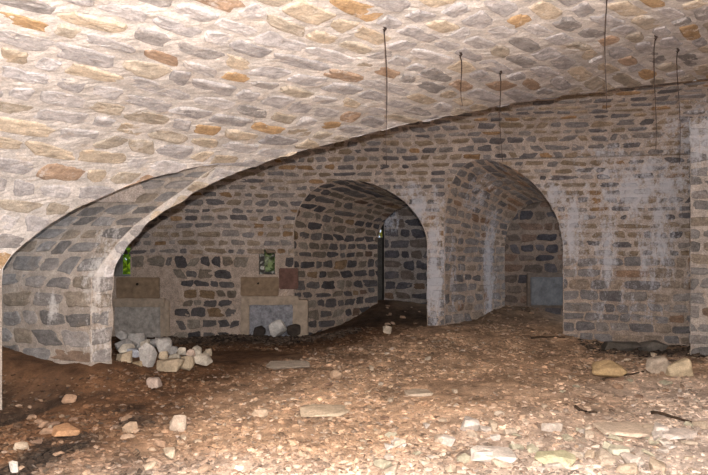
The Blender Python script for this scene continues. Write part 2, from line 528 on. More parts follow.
tt = between(T_END - T_SPR_N, T_END, 0.3)
b.bed(NEAR, tt, np.full(len(tt), PMIN), p_groin(tt), 0.3, MORT_D, 0.012, 0.0)
b.done('wall_right', MAS)
# end wall behind the viewer
def flat_pos(P0, U, Vv):
    P0, U, Vv = (np.array(a, float) for a in (P0, U, Vv))
    return lambda s, t: P0[None] + np.asarray(s)[:, None] * U[None] + np.asarray(t)[:, None] * Vv[None]
X0, Y0 = xy(PMIN + 0.02, -7.6)
BACK = Patch(flat_pos((X0, Y0, -0.7), (CS, -SN, 0), (0, 0, 1)), (0, 2, 1.5))
b = Build(); tt = between(0, 4.6, 0.3)
b.bed(BACK, tt, np.zeros(len(tt)), np.full(len(tt), 13.8), 0.3, MORT_D, 0.01)
b.done('wall_rear', MAS)

# ---- side vault left of the pier
axA = np.array([0.95, -0.30, 0.0]); axA /= np.linalg.norm(axA)
lowN, lowF = An[0].copy(), Af[-1].copy(); lowN[2] = -0.7; lowF[2] = -0.7
GA = np.concatenate([[lowN], An, Af, [lowF]])
LA = np.r_[0, np.cumsum(np.linalg.norm(np.diff(GA, axis=0), axis=1))]
axN = np.array([0.96, 0.28, 0.0]); T_APEX = 0.5 * (LA[len(An)] + LA[len(An) + 1])
def side_pos(s, t):
    P = np.stack([np.interp(t, LA, GA[:, k]) for k in range(3)], 1)
    ax = np.where((np.asarray(t) < T_APEX)[:, None], axN[None], axA[None])
    return P - np.asarray(s)[:, None] * ax
SIDE = Patch(side_pos, (-3.7, 7.25, 1.0))
SIDE_L = 1.7
b = Build()
tt = between(0, LA[-1], 0.04)
b.bed(SIDE, tt, np.full(len(tt), 0.0), np.full(len(tt), SIDE_L), 0.06, MORT_P, 0.008, 0.12)
b.stones(SIDE, LA[len(An)], LA[-1] - 0.3, lambda t: [(0.0, SIDE_L)], PAL_PIER, row=(0.17, 0.24), wid=(0.2, 0.44), gap=0.04, h=0.011, base_lime=0.12, wav=0.015)
b.done('wall_pier_left', MAS)
_pa, _pb = An[0] - axN * (SIDE_L - 0.05), Af[-1] - axA * (SIDE_L - 0.05) + np.array([0, 0.6, 0])
_u = _pb - _pa; _u[2] = 0; _len = float(np.linalg.norm(_u)); _u /= _len
ENDA = Patch(flat_pos((_pa[0], _pa[1], -0.7), _u, (0, 0, 1)), (0, 7, 1))
b = Build(); tt = between(0, 4.0, 0.3)
b.bed(ENDA, tt, np.zeros(len(tt)), np.full(len(tt), _len), 0.3, MORT_P)
b.done('wall_recess_left', MAS)

# ---- far wall and far vault
def far_pos(s, t):
    d, z = np.interp(t, FT, FD), np.interp(t, FT, FZ)
    X, Y = far_xy(s, d)
    return np.stack([X, Y, z], 1)
FAR = Patch(far_pos, (1.0, 9.3, 1.3))
SMIN, SMAX = -5.6, 9.5
def s_at(x, Y=None):                             # wall s for a photo column
    sg = np.linspace(-6, 8, 2801); X, Yw = far_xy(sg, 0)
    return float(np.interp((x - CX) / F_PX, X / Yw, sg))
def t_of_z(z): return z + 0.7
YW = 11.97
def z_at(y, Y=None): return EYE - (y - CY) / F_PX * (Y or YWALL)
YWALL = float(far_xy(np.array([-2.0]), 0)[1][0])
W1 = (s_at(113), s_at(130.5), t_of_z(z_at(277)), t_of_z(z_at(247)))
W2 = (s_at(259), s_at(275), t_of_z(z_at(275)), t_of_z(z_at(250)))
HOLES = [W1, W2]
# zones of the far wall taken by built-in panels (no rubble there)
Z1 = (s_at(110), s_at(170), t_of_z(z_at(342)), t_of_z(z_at(276)))
Z2 = (s_at(241), s_at(306), t_of_z(z_at(342)), t_of_z(z_at(275)))
S_W = s_at(288)
def far_iv(t):
    cl, cr, dl, dr = (float(edge(k, sd, t)) for k, sd in (('c', -1), ('c', 1), ('d', -1), ('d', 1)))
    lim = SMAX
    hi = SMAX
    lo = SMIN
    out = []
    a = lo
    for x, y in ((cl, cr), (dl, dr)):
        if y - x > 0.02:
            out.append((a, x)); a = y
    out.append((a, hi))
    if t > T_CROWN_F:
        g = float(np.interp(t, TG, SGL)); g2 = float(np.interp(t, TG, SGR))
        out = [(SMIN, g), (g2, SMAX)]
    return out
def far_bed(b, t0, t1, mort, rough, bl):
    ap = [x for o in OPEN.values() for x in np.interp(o['zc'], FZ[:FZ.argmax()], FT[:FZ.argmax()]) + np.arange(-0.12, 0.03, 0.01) if t0 < x < t1]
    tt = np.unique(np.round(np.r_[between(t0, t1, 0.06), ap, [x for w in HOLES for x in w[2:] if t0 < x < t1]], 5))
    sf = np.unique(np.round(np.r_[np.arange(SMIN, S_W, 0.08), S_W, [x for w in HOLES for x in w[:2]]], 5))
    b.bed(FAR, tt, None, None, 0.08, mort, rough, bl, holes=HOLES, sfix=sf)
    b.bed(FAR, tt, np.full(len(tt), S_W), edge('c', -1, tt), 0.06, mort, rough, bl)
    b.bed(FAR, tt, edge('c', 1, tt), edge('d', -1, tt), 0.06, mort, rough, bl)
    b.bed(FAR, tt, edge('d', 1, tt), np.full(len(tt), SMAX), 0.09, mort, rough, bl)
S_BLK = s_at(430)
def vis_far(s, t): return s < 6.2
T_BLK = T_SPR_F + 0.35
b = Build()
far_bed(b, 0, T_SPR_F, MORT_F, 0.012, 0.0)
left_only = lambda s, t: s < 0.3
right_only = lambda s, t: 0.3 <= s < 6.2
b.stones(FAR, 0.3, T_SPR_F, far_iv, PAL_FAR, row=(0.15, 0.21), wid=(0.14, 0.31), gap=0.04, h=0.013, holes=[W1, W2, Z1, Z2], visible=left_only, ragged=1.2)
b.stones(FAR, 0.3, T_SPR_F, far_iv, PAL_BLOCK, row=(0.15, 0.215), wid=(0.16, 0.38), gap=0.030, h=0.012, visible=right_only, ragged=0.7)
b.done('wall_back', MAS_FAR)
b = Build()
far_bed(b, T_SPR_F, T_CROWN_F, MORT_V, 0.012, 0.0)
_k = (FT > T_CROWN_F) & (FZ < 2.0)
tt = between(T_CROWN_F, FT[_k][0], 0.08)
b.bed(FAR, tt, np.full(len(tt), SMIN), np.interp(tt, TG, SGL), 0.1, MORT_V, 0.0)
tt = between(T_CROWN_F, FT[-1], 0.08)
b.bed(FAR, tt, np.interp(tt, TG, SGR), np.full(len(tt), SMAX), 0.2, MORT_V, 0.0)
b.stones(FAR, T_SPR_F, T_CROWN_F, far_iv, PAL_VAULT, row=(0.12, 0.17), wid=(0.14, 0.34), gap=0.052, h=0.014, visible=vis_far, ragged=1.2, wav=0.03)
b.stones(FAR, T_CROWN_F, T_CROWN_F + 1.3, far_iv, PAL_VAULT, row=(0.12, 0.17), wid=(0.14, 0.34), gap=0.052, h=0.014, visible=lambda s, t: -3 < s < 6, ragged=1.2)
b.done('ceiling_far', MAS_FAR)

# back of the left pier, turned away from the viewer
_c = xy(float(p_groin(0.8)), -7.1)
b = Build()
for (xa, ya), (xb, yb) in (((_c[0], _c[1]), (_c[0] - 0.12, _c[1] + 0.2)), ((_c[0] - 0.12, _c[1] + 0.2), (_c[0] - 3.2, _c[1] + 1.2))):
    L = math.hypot(xb - xa, yb - ya)
    PT = Patch(flat_pos((xa, ya, -0.6), ((xb - xa) / L, (yb - ya) / L, 0), (0, 0, 1)), (-1, 10, 1))
    tt = between(0, 2.05, 0.1); b.bed(PT, tt, np.zeros(len(tt)), np.full(len(tt), L), 0.1, MORT_P, 0.004)
b.done('wall_pier_back', MAS_FAR)

# ---- left closing wall of the far room, right closing wall
for nm, s0 in (('wall_far_left', SMIN + 0.03), ('wall_far_right', SMAX - 0.03)):
    Xa, Ya = far_xy(np.array([s0]), 0); Xb, Yb = far_xy(np.array([s0]), DF)
    P0 = np.array([Xa[0], Ya[0], -0.7]); U = np.array([Xb[0] - Xa[0], Yb[0] - Ya[0], 0]); U /= np.linalg.norm(U)
    W = Patch(flat_pos(P0, U, (0, 0, 1)), (1, 9.5, 1.3))
    b = Build(); tt = between(0, 4.4, 0.25)
    b.bed(W, tt, np.zeros(len(tt)), np.full(len(tt), DF), 0.25, MORT_F)
    b.done(nm, MAS_FAR)

# ---- passages C and D
def passage(k, name, p_end, shrink, z_end, rows, mort, pal, taper_q=0.0):
    o = OPEN[k]; qm, qh = (o['ql'] + o['qr']) / 2, (o['qr'] - o['ql']) / 2
    th = np.linspace(math.pi, 0, 61)
    zz = np.r_[-0.7, o['zs'] + (o['zc'] - o['zs']) * np.sin(th), -0.7]
    qq = np.r_[qm - qh, qm + qh * np.cos(th), qm + qh]
    ze = np.r_[-0.7, o['zs'] - 0.05 + (z_end - o['zs'] + 0.05) * np.sin(th), -0.7]
    qe = np.r_[qm - qh * shrink, qm + qh * shrink * np.cos(th), qm + qh * shrink] + taper_q
    # start on the far vault
    p0 = []
    tl = FT[:FZ.argmax()]; zl = FZ[:FZ.argmax()]; dl = FD[:FZ.argmax()]
    for q, z in zip(qq, zz):
        d = float(np.interp(z, zl, dl))
        _, qv = pq(*far_xy(sgrid, d)); s = np.interp(q, qv, sgrid)
        p0.append(float(pq(*far_xy(np.array([s]), d))[0][0]))
    p0 = np.array(p0)
    L = np.r_[0, np.cumsum(np.hypot(np.diff(qq), np.diff(zz)))]
    def pos(s, t):
        pp0, q0, z0 = np.interp(t, L, p0), np.interp(t, L, qq), np.interp(t, L, zz)
        q1, z1 = np.interp(t, L, qe), np.interp(t, L, ze)
        f = np.clip(np.asarray(s) / np.maximum(p_end - pp0, 0.2), -0.05, 1.05)
        q = q0 + (q1 - q0) * f; z = z0 + (z1 - z0) * f
        p = pp0 + np.asarray(s)
        X, Y = xy(p, q)
        return np.stack([X, Y, z], 1)
    pm = float(np.median(p0))
    ins = xy((pm + p_end) / 2, qm)
    PT = Patch(pos, (ins[0], ins[1], 1.2))
    b = Build(); tt = between(0, L[-1], 0.05)
    hi = p_end - np.interp(tt, L, p0)
    b.bed(PT, tt, np.zeros(len(tt)), hi, 0.07, mort, 0.01)
    b.stones(PT, 0.35, L[-1] - 0.35, lambda t: [(0.0, p_end - float(np.interp(t, L, p0)))], pal, row=rows, wid=(0.17, 0.36), gap=0.045, h=0.013, ragged=1.1, wav=0.015)
    return b.done(name, MAS_FAR)
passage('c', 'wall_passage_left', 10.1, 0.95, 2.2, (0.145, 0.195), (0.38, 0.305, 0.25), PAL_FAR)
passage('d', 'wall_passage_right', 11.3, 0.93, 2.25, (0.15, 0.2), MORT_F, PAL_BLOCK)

# rooms behind the passages: back walls, sides, lids
def slab_wall(name, P0, U, width, height, mort, pal, inside, rows=(0.17, 0.23), wid=(0.2, 0.42), holes=(), t0=0.4, stone=True, gap=0.04):
    U = np.array(U, float); U /= np.linalg.norm(U)
    PT = Patch(flat_pos(P0, U, (0, 0, 1)), inside)
    b = Build()
    tt = np.unique(np.round(np.r_[between(0, height, 0.1), [x for h in holes for x in h[2:]]], 5))
    sf = np.unique(np.round(np.r_[np.arange(0, width, 0.1), width, [x for h in holes for x in h[:2]]], 5))
    b.bed(PT, tt, None, None, 0.1, mort, 0.012, 0.0, holes=holes, sfix=sf)
    if stone:
        b.stones(PT, t0, height, lambda t: [(0.0, width)], pal, row=rows, wid=wid, gap=gap, h=0.012, holes=holes, ragged=0.9)
    return b.done(name, MAS_FAR)
YC = 14.3
xL = (384.0 - CX) / F_PX * YC
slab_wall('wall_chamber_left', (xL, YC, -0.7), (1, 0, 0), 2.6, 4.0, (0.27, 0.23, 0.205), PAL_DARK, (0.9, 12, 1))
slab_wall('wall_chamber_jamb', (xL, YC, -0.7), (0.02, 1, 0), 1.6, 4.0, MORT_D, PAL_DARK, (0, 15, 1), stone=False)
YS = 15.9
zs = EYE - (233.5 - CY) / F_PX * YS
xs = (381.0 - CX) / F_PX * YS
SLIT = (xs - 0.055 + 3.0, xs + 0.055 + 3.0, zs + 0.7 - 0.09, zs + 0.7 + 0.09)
slab_wall('wall_chamber_end', (-3.0, YS, -0.7), (1, 0, 0), 4.0, 4.0, MORT_D, PAL_DARK, (0, 14, 1), holes=[SLIT], stone=False)  # dark mortar puts the shade of the gap into the colour
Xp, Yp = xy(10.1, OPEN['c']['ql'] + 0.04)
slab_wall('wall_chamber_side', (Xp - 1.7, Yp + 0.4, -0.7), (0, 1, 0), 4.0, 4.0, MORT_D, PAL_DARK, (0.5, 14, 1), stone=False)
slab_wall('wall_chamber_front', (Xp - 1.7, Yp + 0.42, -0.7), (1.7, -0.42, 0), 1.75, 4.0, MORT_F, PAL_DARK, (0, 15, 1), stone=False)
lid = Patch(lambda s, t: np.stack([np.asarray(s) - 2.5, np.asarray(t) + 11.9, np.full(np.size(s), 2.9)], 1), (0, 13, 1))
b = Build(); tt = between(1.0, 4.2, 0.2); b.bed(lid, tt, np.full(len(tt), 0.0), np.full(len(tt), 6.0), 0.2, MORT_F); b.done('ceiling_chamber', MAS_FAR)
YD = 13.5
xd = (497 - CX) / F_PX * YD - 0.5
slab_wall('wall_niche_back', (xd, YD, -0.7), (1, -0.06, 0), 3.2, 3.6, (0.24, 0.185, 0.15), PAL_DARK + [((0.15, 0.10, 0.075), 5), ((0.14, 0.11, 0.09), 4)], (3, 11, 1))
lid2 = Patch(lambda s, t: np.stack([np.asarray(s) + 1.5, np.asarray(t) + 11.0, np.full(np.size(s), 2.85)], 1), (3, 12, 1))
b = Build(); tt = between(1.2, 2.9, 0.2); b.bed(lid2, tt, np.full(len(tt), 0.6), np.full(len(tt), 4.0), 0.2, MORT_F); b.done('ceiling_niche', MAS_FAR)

# ---- projecting pier at the right edge
XR = (690.5 - CX) / F_PX * 9.75
RP = [(XR + 0.80, 11.2), (XR + 0.0, 9.75), (XR + 1.0, 9.55), (XR + 1.3, 10.9)]
b = Build()
for (xa, ya), (xb, yb) in zip(RP[:-1], RP[1:]):
    L = math.hypot(xb - xa, yb - ya)
    PT = Patch(flat_pos((xa, ya, -0.6), ((xb - xa) / L, (yb - ya) / L, 0), (0, 0, 1)), (0, 0, 1.5) if ya < 10 else (2, 9, 1))
    tt = between(0, 4.15, 0.08)
    b.bed(PT, tt, np.zeros(len(tt)), np.full(len(tt), L), 0.06, (0.46, 0.40, 0.355), 0.008, 0.05)
    b.stones(PT, 0.3, 4.1, lambda t, L=L: [(0.0, L)], PAL_PIER, row=(0.16, 0.23), wid=(0.2, 0.4), gap=0.045, h=0.012, margin=0.006, ragged=0.9)
b.done('wall_pier_right', MAS_FAR)

# ------------------------------------------------------------------ earth floor
BUMPS = [(-2.72, 7.55, 0.45, 0.45, 0.13), (-2.4, 8.45, 0.45, 0.5, 0.16),
         (0.55, 13.7, 1.2, 1.0, 0.26), (2.9, 12.9, 1.3, 0.9, 0.24), (1.3, 11.35, 0.5, 0.35, 0.03),
         (-2.1, 11.35, 1.9, 0.3, 0.07), (4.6, 10.55, 1.1, 0.3, 0.05)]
def ground(X, Y):
    X, Y = np.asarray(X, float), np.asarray(Y, float)
    z = -0.13 * sstep(8.6, 11.0, Y) * sstep(0.4, -1.6, X) - 0.10 * sstep(2.4, 4.4, X) * sstep(9.0, 10.6, Y) * sstep(12.0, 11.0, Y)
    z = z + 0.08 * sstep(9.5, 11.4, Y) * sstep(-0.4, 0.6, X) * sstep(4.4, 3.0, X)
    z = z - 0.09 * np.exp(-((X + 3.3) / 0.5) ** 2 - ((Y - 6.4) / 0.6) ** 2)
    for cx, cy, rx, ry, h in BUMPS:
        z = z + h * np.exp(-((X - cx) / rx) ** 2 - ((Y - cy) / ry) ** 2)
    z = z + 0.46 * np.clip((-2.35 - X) / 1.9, 0, 1) * sstep(6.6, 7.5, Y) * sstep(9.2, 8.2, Y)
    flat = np.exp(-((X + 1.6) / 1.3) ** 2 - ((Y - 9.6) / 1.0) ** 2)
    z = z + (1 - 0.8 * flat) * (0.035 * fbm(X * 1.1, Y * 1.1, 5.0, 3) + 0.012 * fbm(X * 6, Y * 6, 2.0, 3)) + 0.006 * fbm(X * 21, Y * 21, 1.0, 2)
    return z

def floor_mix(X, Y):
    n = 0.28 * fbm(X * 0.9, Y * 0.9, 8.0, 3)
    pale = sstep(0.0, 1.0, (6.5 - Y) * 0.36 + (X - 0.4) * 0.24 + n)
    humus = np.maximum(np.exp(-((X + 1.9) / 2.0) ** 2 - ((Y - 11.45) / 0.5) ** 2), 0)
    humus = np.maximum(humus, np.exp(-((X - 4.7) / 1.3) ** 2 - ((Y - 9.75) / 0.75) ** 2) * 0.95)
    humus = np.maximum(humus, 0.78 * np.exp(-((X - 1.3) / 2.6) ** 2 - ((Y - 12.7) / 1.25) ** 2))
    humus = np.maximum(humus, 0.75 * sstep(0.1, 0.7, fbm(X * 2.2, Y * 2.2, 12.0, 3)) * sstep(-1.0, -2.2, X) * sstep(7.6, 6.4, Y))
    humus = np.clip(humus * 1.2 + 0.35 * n, 0, 1)
    soil = sstep(0.05, 0.85, (-X + 0.1) * 0.34 + (Y - 6.3) * 0.16 + n * 1.1)
    return pale, humus, soil

C_TAN, C_PALE, C_SOIL, C_HUM = (np.array(c) for c in ((0.50, 0.335, 0.22), (0.60, 0.49, 0.41), (0.135, 0.070, 0.036), (0.04, 0.029, 0.022)))
def floor_col(X, Y):
    pale, humus, soil = (a[:, None] for a in floor_mix(X, Y))
    c = C_TAN * (1 - soil) + C_SOIL * soil
    c = c * (1 - pale) + C_PALE * pale
    c = c * (1 - humus) + C_HUM * humus
    g = fbm(X * 3.1, Y * 3.1, 3.0, 3)[:, None]
    g2 = fbm(X * 11, Y * 11, 6.0, 3)[:, None]
    return np.clip(c * (1 + 0.30 * g + 0.28 * g2), 0.008, 0.9)  # random soil tone, deepened to stand in for shaded gaps between chips

gx = np.unique(np.round(np.r_[np.arange(-8, -5, 0.3), np.arange(-5, 6.2, 0.04), np.arange(6.2, 11, 0.3)], 4))
gy = np.unique(np.round(np.r_[np.arange(-8, 3.6, 0.3), np.arange(3.6, 14.6, 0.04), np.arange(14.6, 17, 0.3)], 4))
XX, YY = np.meshgrid(gx, gy)
ZZ = ground(XX.ravel(), YY.ravel())
nx, ny = len(gx), len(gy)
ii = (np.arange(ny - 1)[:, None] * nx + np.arange(nx - 1)[None]).ravel()
quads = np.stack([ii, ii + 1, ii + nx + 1, ii + nx], 1)
fl = make_mesh('floor', np.stack([XX.ravel(), YY.ravel(), ZZ], 1), quads.tolist(), floor_col(XX.ravel(), YY.ravel()), None, SOIL, smooth=True)
fl['kind'] = 'structure'

def ground_hit(x, y):
    a, b = (x - CX) / F_PX, -(y - CY) / F_PX
    Y = np.linspace(3.5, 16, 2500)
    g = EYE + b * Y - ground(a * Y, Y)
    k = np.where(g <= 0)[0]
    Yk = Y[k[0]] if len(k) else 16.0
    return np.array([a * Yk, Yk, float(ground(a * Yk, Yk))])

# loose chips nobody could count: one bed of them
ICO_V, ICO_F = [], []
_bm = bmesh.new(); bmesh.ops.create_icosphere(_bm, subdivisions=1, radius=1)
ICO_V = np.array([v.co[:] for v in _bm.verts]); ICO_F = np.array([[v.index for v in f.verts] for f in _bm.faces]); _bm.free()
def chips(name, n, sampler, size, colour, label_kind='stuff'):
    P = sampler(n); n = len(P)
    sz = size(P, n)
    V = np.tile(ICO_V[None], (n, 1, 1)) * (1 + rng.normal(0, 0.22, (n, len(ICO_V), 1)))
    V = np.sign(V) * np.abs(V) ** 0.8
    dims = np.stack([np.ones(n), rng.uniform(0.45, 0.9, n), rng.uniform(0.18, 0.45, n)], 1)
    V = V * (dims * sz[:, None])[:, None, :]
    a, tx, ty = rng.uniform(0, 6.28, n), rng.normal(0, 0.25, n), rng.normal(0, 0.25, n)
    z = V[:, :, 2] + V[:, :, 0] * tx[:, None] + V[:, :, 1] * ty[:, None]
    x = V[:, :, 0] * np.cos(a)[:, None] - V[:, :, 1] * np.sin(a)[:, None]
    y = V[:, :, 0] * np.sin(a)[:, None] + V[:, :, 1] * np.cos(a)[:, None]
    g = ground(P[:, 0], P[:, 1])
    W = np.stack([x + P[:, 0:1], y + P[:, 1:2], z + (g + sz * 0.12)[:, None]], 2)
    c = np.repeat(colour(P, n)[:, None, :], len(ICO_V), 1)
    Fc = (ICO_F[None] + (np.arange(n) * len(ICO_V))[:, None, None]).reshape(-1, 3)
    return make_mesh(name, W.reshape(-1, 3), Fc.tolist(), c.reshape(-1, 3), None, CHIP)
def spread(n):
    Y = 3.9 + (13.2 - 3.9) * rng.random(n * 3) ** 1.7
    X = rng.uniform(-0.66, 0.66, n * 3) * Y
    keep = rng.random(n * 3) < np.clip(0.62 + 0.5 * fbm(X * 1.2, Y * 1.2, 6.0, 3), 0.08, 1)
    flat = np.exp(-((X + 1.75) / 1.0) ** 2 - ((Y - 9.5) / 0.75) ** 2)
    keep &= rng.random(n * 3) > 0.9 * flat
    s, d = far_sd(X, Y)
    keep &= ~((X > 4.5) & (Y > 9.3)) & (X > -5)
    keep &= (d > 0.06) | ((X > 0.0) & (X < 1.2)) | ((X > 2.1) & (X < 3.4))
    q = pq(X, Y)[1]; keep &= q > -6.95 + 0 * q
    keep |= (q <= -6.95) & (Y > 7.7) & (d > 0.06) & (rng.random(n * 3) < 0.5) & (flat < 0.3)
    keep |= (q <= -6.95) & (Y < 7.15) & (X > -4.3) & (rng.random(n * 3) < 0.6)
    i = np.where(keep)[0][:n]
    return np.stack([X[i], Y[i]], 1)
def chip_col(P, n):
    pale, humus, soil = floor_mix(P[:, 0], P[:, 1])
    base = floor_col(P[:, 0], P[:, 1])
    pal = np.array([(0.62, 0.52, 0.43), (0.52, 0.385, 0.265), (0.46, 0.295, 0.18), (0.33, 0.19, 0.11), (0.20, 0.12, 0.08), (0.66, 0.60, 0.54), (0.12, 0.075, 0.05), (0.45, 0.42, 0.33)])
    light = pal[rng.choice(len(pal), n, p=[0.2, 0.22, 0.17, 0.13, 0.08, 0.07, 0.06, 0.07])]
    k = (0.05 + 0.6 * rng.random(n) ** 2)[:, None] * (1 - 0.8 * humus[:, None]) * (1 - 0.55 * soil[:, None])
    return np.clip(base * (1 - k) + light * k, 0.015, 0.8) * (0.38 + 0.95 * rng.random(n) ** 0.8)[:, None]  # wide brightness spread also paints the dark gaps among chips
gr = chips('gravel', 31000, spread, lambda P, n: 0.007 + 0.026 * rng.random(n) ** 3.2 + 0.0009 * P[:, 1], chip_col)
tag(gr, 'loose gravel and small stone chips strewn all over the earth floor', 'gravel', kind='stuff')
def hum_spread(n):
    X = np.r_[rng.uniform(-3.2, 0.1, n * 2 // 3), rng.uniform(3.4, 5.4, n // 3)]
    Y = np.r_[11.42 + rng.normal(0, 0.2, n * 2 // 3), 10.05 + rng.normal(0, 0.33, n // 3)]
    s, d = far_sd(X, Y); i = (d > 0.05)
    return np.stack([X[i], Y[i]], 1)
hb = chips('dirt', 2600, hum_spread, lambda P, n: 0.02 + 0.035 * rng.random(n) ** 2, lambda P, n: np.array((0.05, 0.036, 0.027))[None] * rng.uniform(0.4, 2.6, n)[:, None])
tag(hb, 'dark crumbly dirt and debris along the foot of the far walls', 'dirt', kind='stuff')

# ------------------------------------------------------------------ single stones
def rock_mesh(name, seed, dims, col, flat=False, n=16):
    r = np.random.default_rng(seed)
    bm = bmesh.new()
    for i in range(n):
        v = r.normal(size=3); v /= np.linalg.norm(v); v = np.sign(v) * np.abs(v) ** (0.55 if flat else 0.75)
        v = v * r.uniform(0.82, 1.05)
        bm.verts.new((v[0] * dims[0] / 2, v[1] * dims[1] / 2, v[2] * dims[2] / 2))
    res = bmesh.ops.convex_hull(bm, input=bm.verts)
    for v in [v for v in bm.verts if not v.link_faces]: bm.verts.remove(v)
    bmesh.ops.bevel(bm, geom=bm.edges[:], offset=0.055 * min(dims), segments=1, affect='EDGES', clamp_overlap=True)
    bmesh.ops.triangulate(bm, faces=bm.faces[:])
    bmesh.ops.subdivide_edges(bm, edges=[e for e in bm.edges if e.calc_length() > 0.25 * max(dims)], cuts=1)
    bmesh.ops.triangulate(bm, faces=bm.faces[:])
    V = np.array([v.co[:] for v in bm.verts])
    nr = np.array([v.normal[:] for v in bm.verts])
    bm.normal_update()
    sc = 5.0 / max(dims)
    V = V + nr * (0.035 * min(dims) * fbm(V[:, 0] * sc + seed, V[:, 1] * sc, V[:, 2] * sc, 3))[:, None]
    # span the asked-for size, rest on z = 0
    lo, hi = V.min(0), V.max(0)
    V = (V - (lo + hi) / 2) / (hi - lo) * np.array(dims); V[:, 2] += dims[2] / 2
    for i, v in enumerate(bm.verts): v.co = V[i]
    me = bpy.data.meshes.new(name); bm.to_mesh(me); bm.free()
    c = np.ones((len(V), 4), np.float32)
    tone = 1 + 0.18 * fbm(V[:, 0] * 9 + seed, V[:, 1] * 9, V[:, 2] * 9, 3)
    c[:, :3] = np.clip(np.array(col)[None] * tone[:, None], 0.02, 0.85)
    a = me.color_attributes.new('albedo', 'FLOAT_COLOR', 'POINT'); a.data.foreach_set('color', c.ravel())
    me.materials.append(CHIP)
    return me

def place_rock(name, px0, px1, py0, py1, col, label, cat, depth=None, flat=False, seed=1, group=None, rz=0.0, sink=0.12, tilt=(0, 0), deep=0.8):
    """a stone that fills the given box of the photo; rests on the ground under its lower edge unless a distance is given"""
    cx = (px0 + px1) / 2
    g = ground_hit(cx, py1 - 0.5 if not flat else (py0 + 2 * py1) / 3)
    Y = depth if depth else g[1]
    w = (px1 - px0) / F_PX * Y
    h = (py1 - py0) / F_PX * Y * (1.0 if not flat else 0.6)
    if flat: h = max(0.03, h * 0.55)
    me = rock_mesh(name, seed, (w, w * deep, h * (1 + sink)), col, flat, 18 if not flat else 24)
    o = bpy.data.objects.new(name, me); COL.objects.link(o)
    if depth: o.location = at(cx, py1, Y)
    else: o.location = (g[0], g[1] + w * deep * 0.25, float(ground(g[0], g[1] + w * deep * 0.25)) - h * sink)
    o.rotation_euler = (tilt[0], tilt[1], rz)
    return tag(o, label, cat, group)

WHITE = (0.40, 0.375, 0.35); GREYW = (0.30, 0.285, 0.27); TANR = (0.38, 0.305, 0.215); CREAM = (0.45, 0.40, 0.33); PINK = (0.47, 0.36, 0.29)
pile = [
 (116, 136, 340, 352, 8.55, GREYW, 'grey-white block leaning against pier, back left of the rubble pile', 3),
 (118, 136, 345, 357, 8.35, CREAM, 'rounded cream boulder near the pier edge, second from pile top', 5),
 (128, 148, 334, 350, 8.75, GREYW, 'pale grey boulder at the top of the rubble pile beside pier', 8),
 (116, 132, 353, 371, 8.0, TANR, 'tan block at the foot of the left pier, start of rubble pile', 13),
 (128, 142, 350, 366, 8.3, (0.40, 0.41, 0.45), 'bluish grey rock wedged in the middle of the rubble pile', 21),
 (139, 157, 345, 371, 8.05, WHITE, 'biggest upright whitish rock at the front of the rubble pile', 34),
 (155, 172, 339, 353, 8.5, WHITE, 'angular white rock with pointed top on back of rubble pile', 55),
 (158, 168, 352, 362, 8.3, TANR, 'small tan lump behind the flat slab of the rubble pile', 89),
 (156, 184, 359, 371, 8.05, TANR, 'broad flat tan slab lying at the front of the rubble pile', 144),
 (168, 178, 347, 357, 8.5, GREYW, 'small grey stone right of the pointed white rock in pile', 233),
 (177, 186, 348, 356, 8.55, CREAM, 'little cream stone between pile and its two right end stones', 377),
 (180, 194, 357, 370, 8.15, TANR, 'chunky tan stone at the right front of the rubble pile', 610),
 (192, 203, 347, 358, 8.45, CREAM, 'cream stone standing at the right end of the rubble pile', 987),
 (194, 212, 355, 366, 8.25, CREAM, 'flat cream stone lowest at the right end of rubble pile', 1597),
 (146, 158, 340, 348, 8.9, GREYW, 'grey stone behind the biggest upright rock of the pile', 77),
 (168, 182, 354, 363, 8.35, (0.36, 0.32, 0.26), 'brownish stone behind the flat tan slab in the rubble pile', 78),
 (133, 143, 362, 371, 7.95, (0.33, 0.25, 0.16), 'small dark tan stone between tan block and biggest upright rock', 91),
 (122, 131, 366, 373, 7.85, CREAM, 'small cream stone at the very front left of rubble pile', 92),
 (116, 128, 331, 342, 8.8, GREYW, 'grey stone highest up against the pier edge in the rubble', 93),
 (140, 150, 340, 348, 8.6, CREAM, 'little cream stone on top behind the biggest upright rock', 94),
 (186, 196, 350, 359, 8.4, PINK, 'pinkish stone above the chunky tan one in the rubble pile', 95),
 (203, 212, 349, 356, 8.6, (0.33, 0.27, 0.2), 'brown stone behind the flat cream stone, far right of pile', 96),
 (157, 168, 362, 371, 7.98, (0.38, 0.30, 0.2), 'ochre stone at the front between upright rock and flat slab', 97),
]
for x0, x1, y0, y1, Y, c, lab, sd in pile:
    place_rock('rubble_stone', x0, x1, y0, y1, c, lab, 'stone', Y, False, sd, 'rubble pile behind the left pier', deep=0.9, rz=(sd % 7) * 0.08 - 0.2)

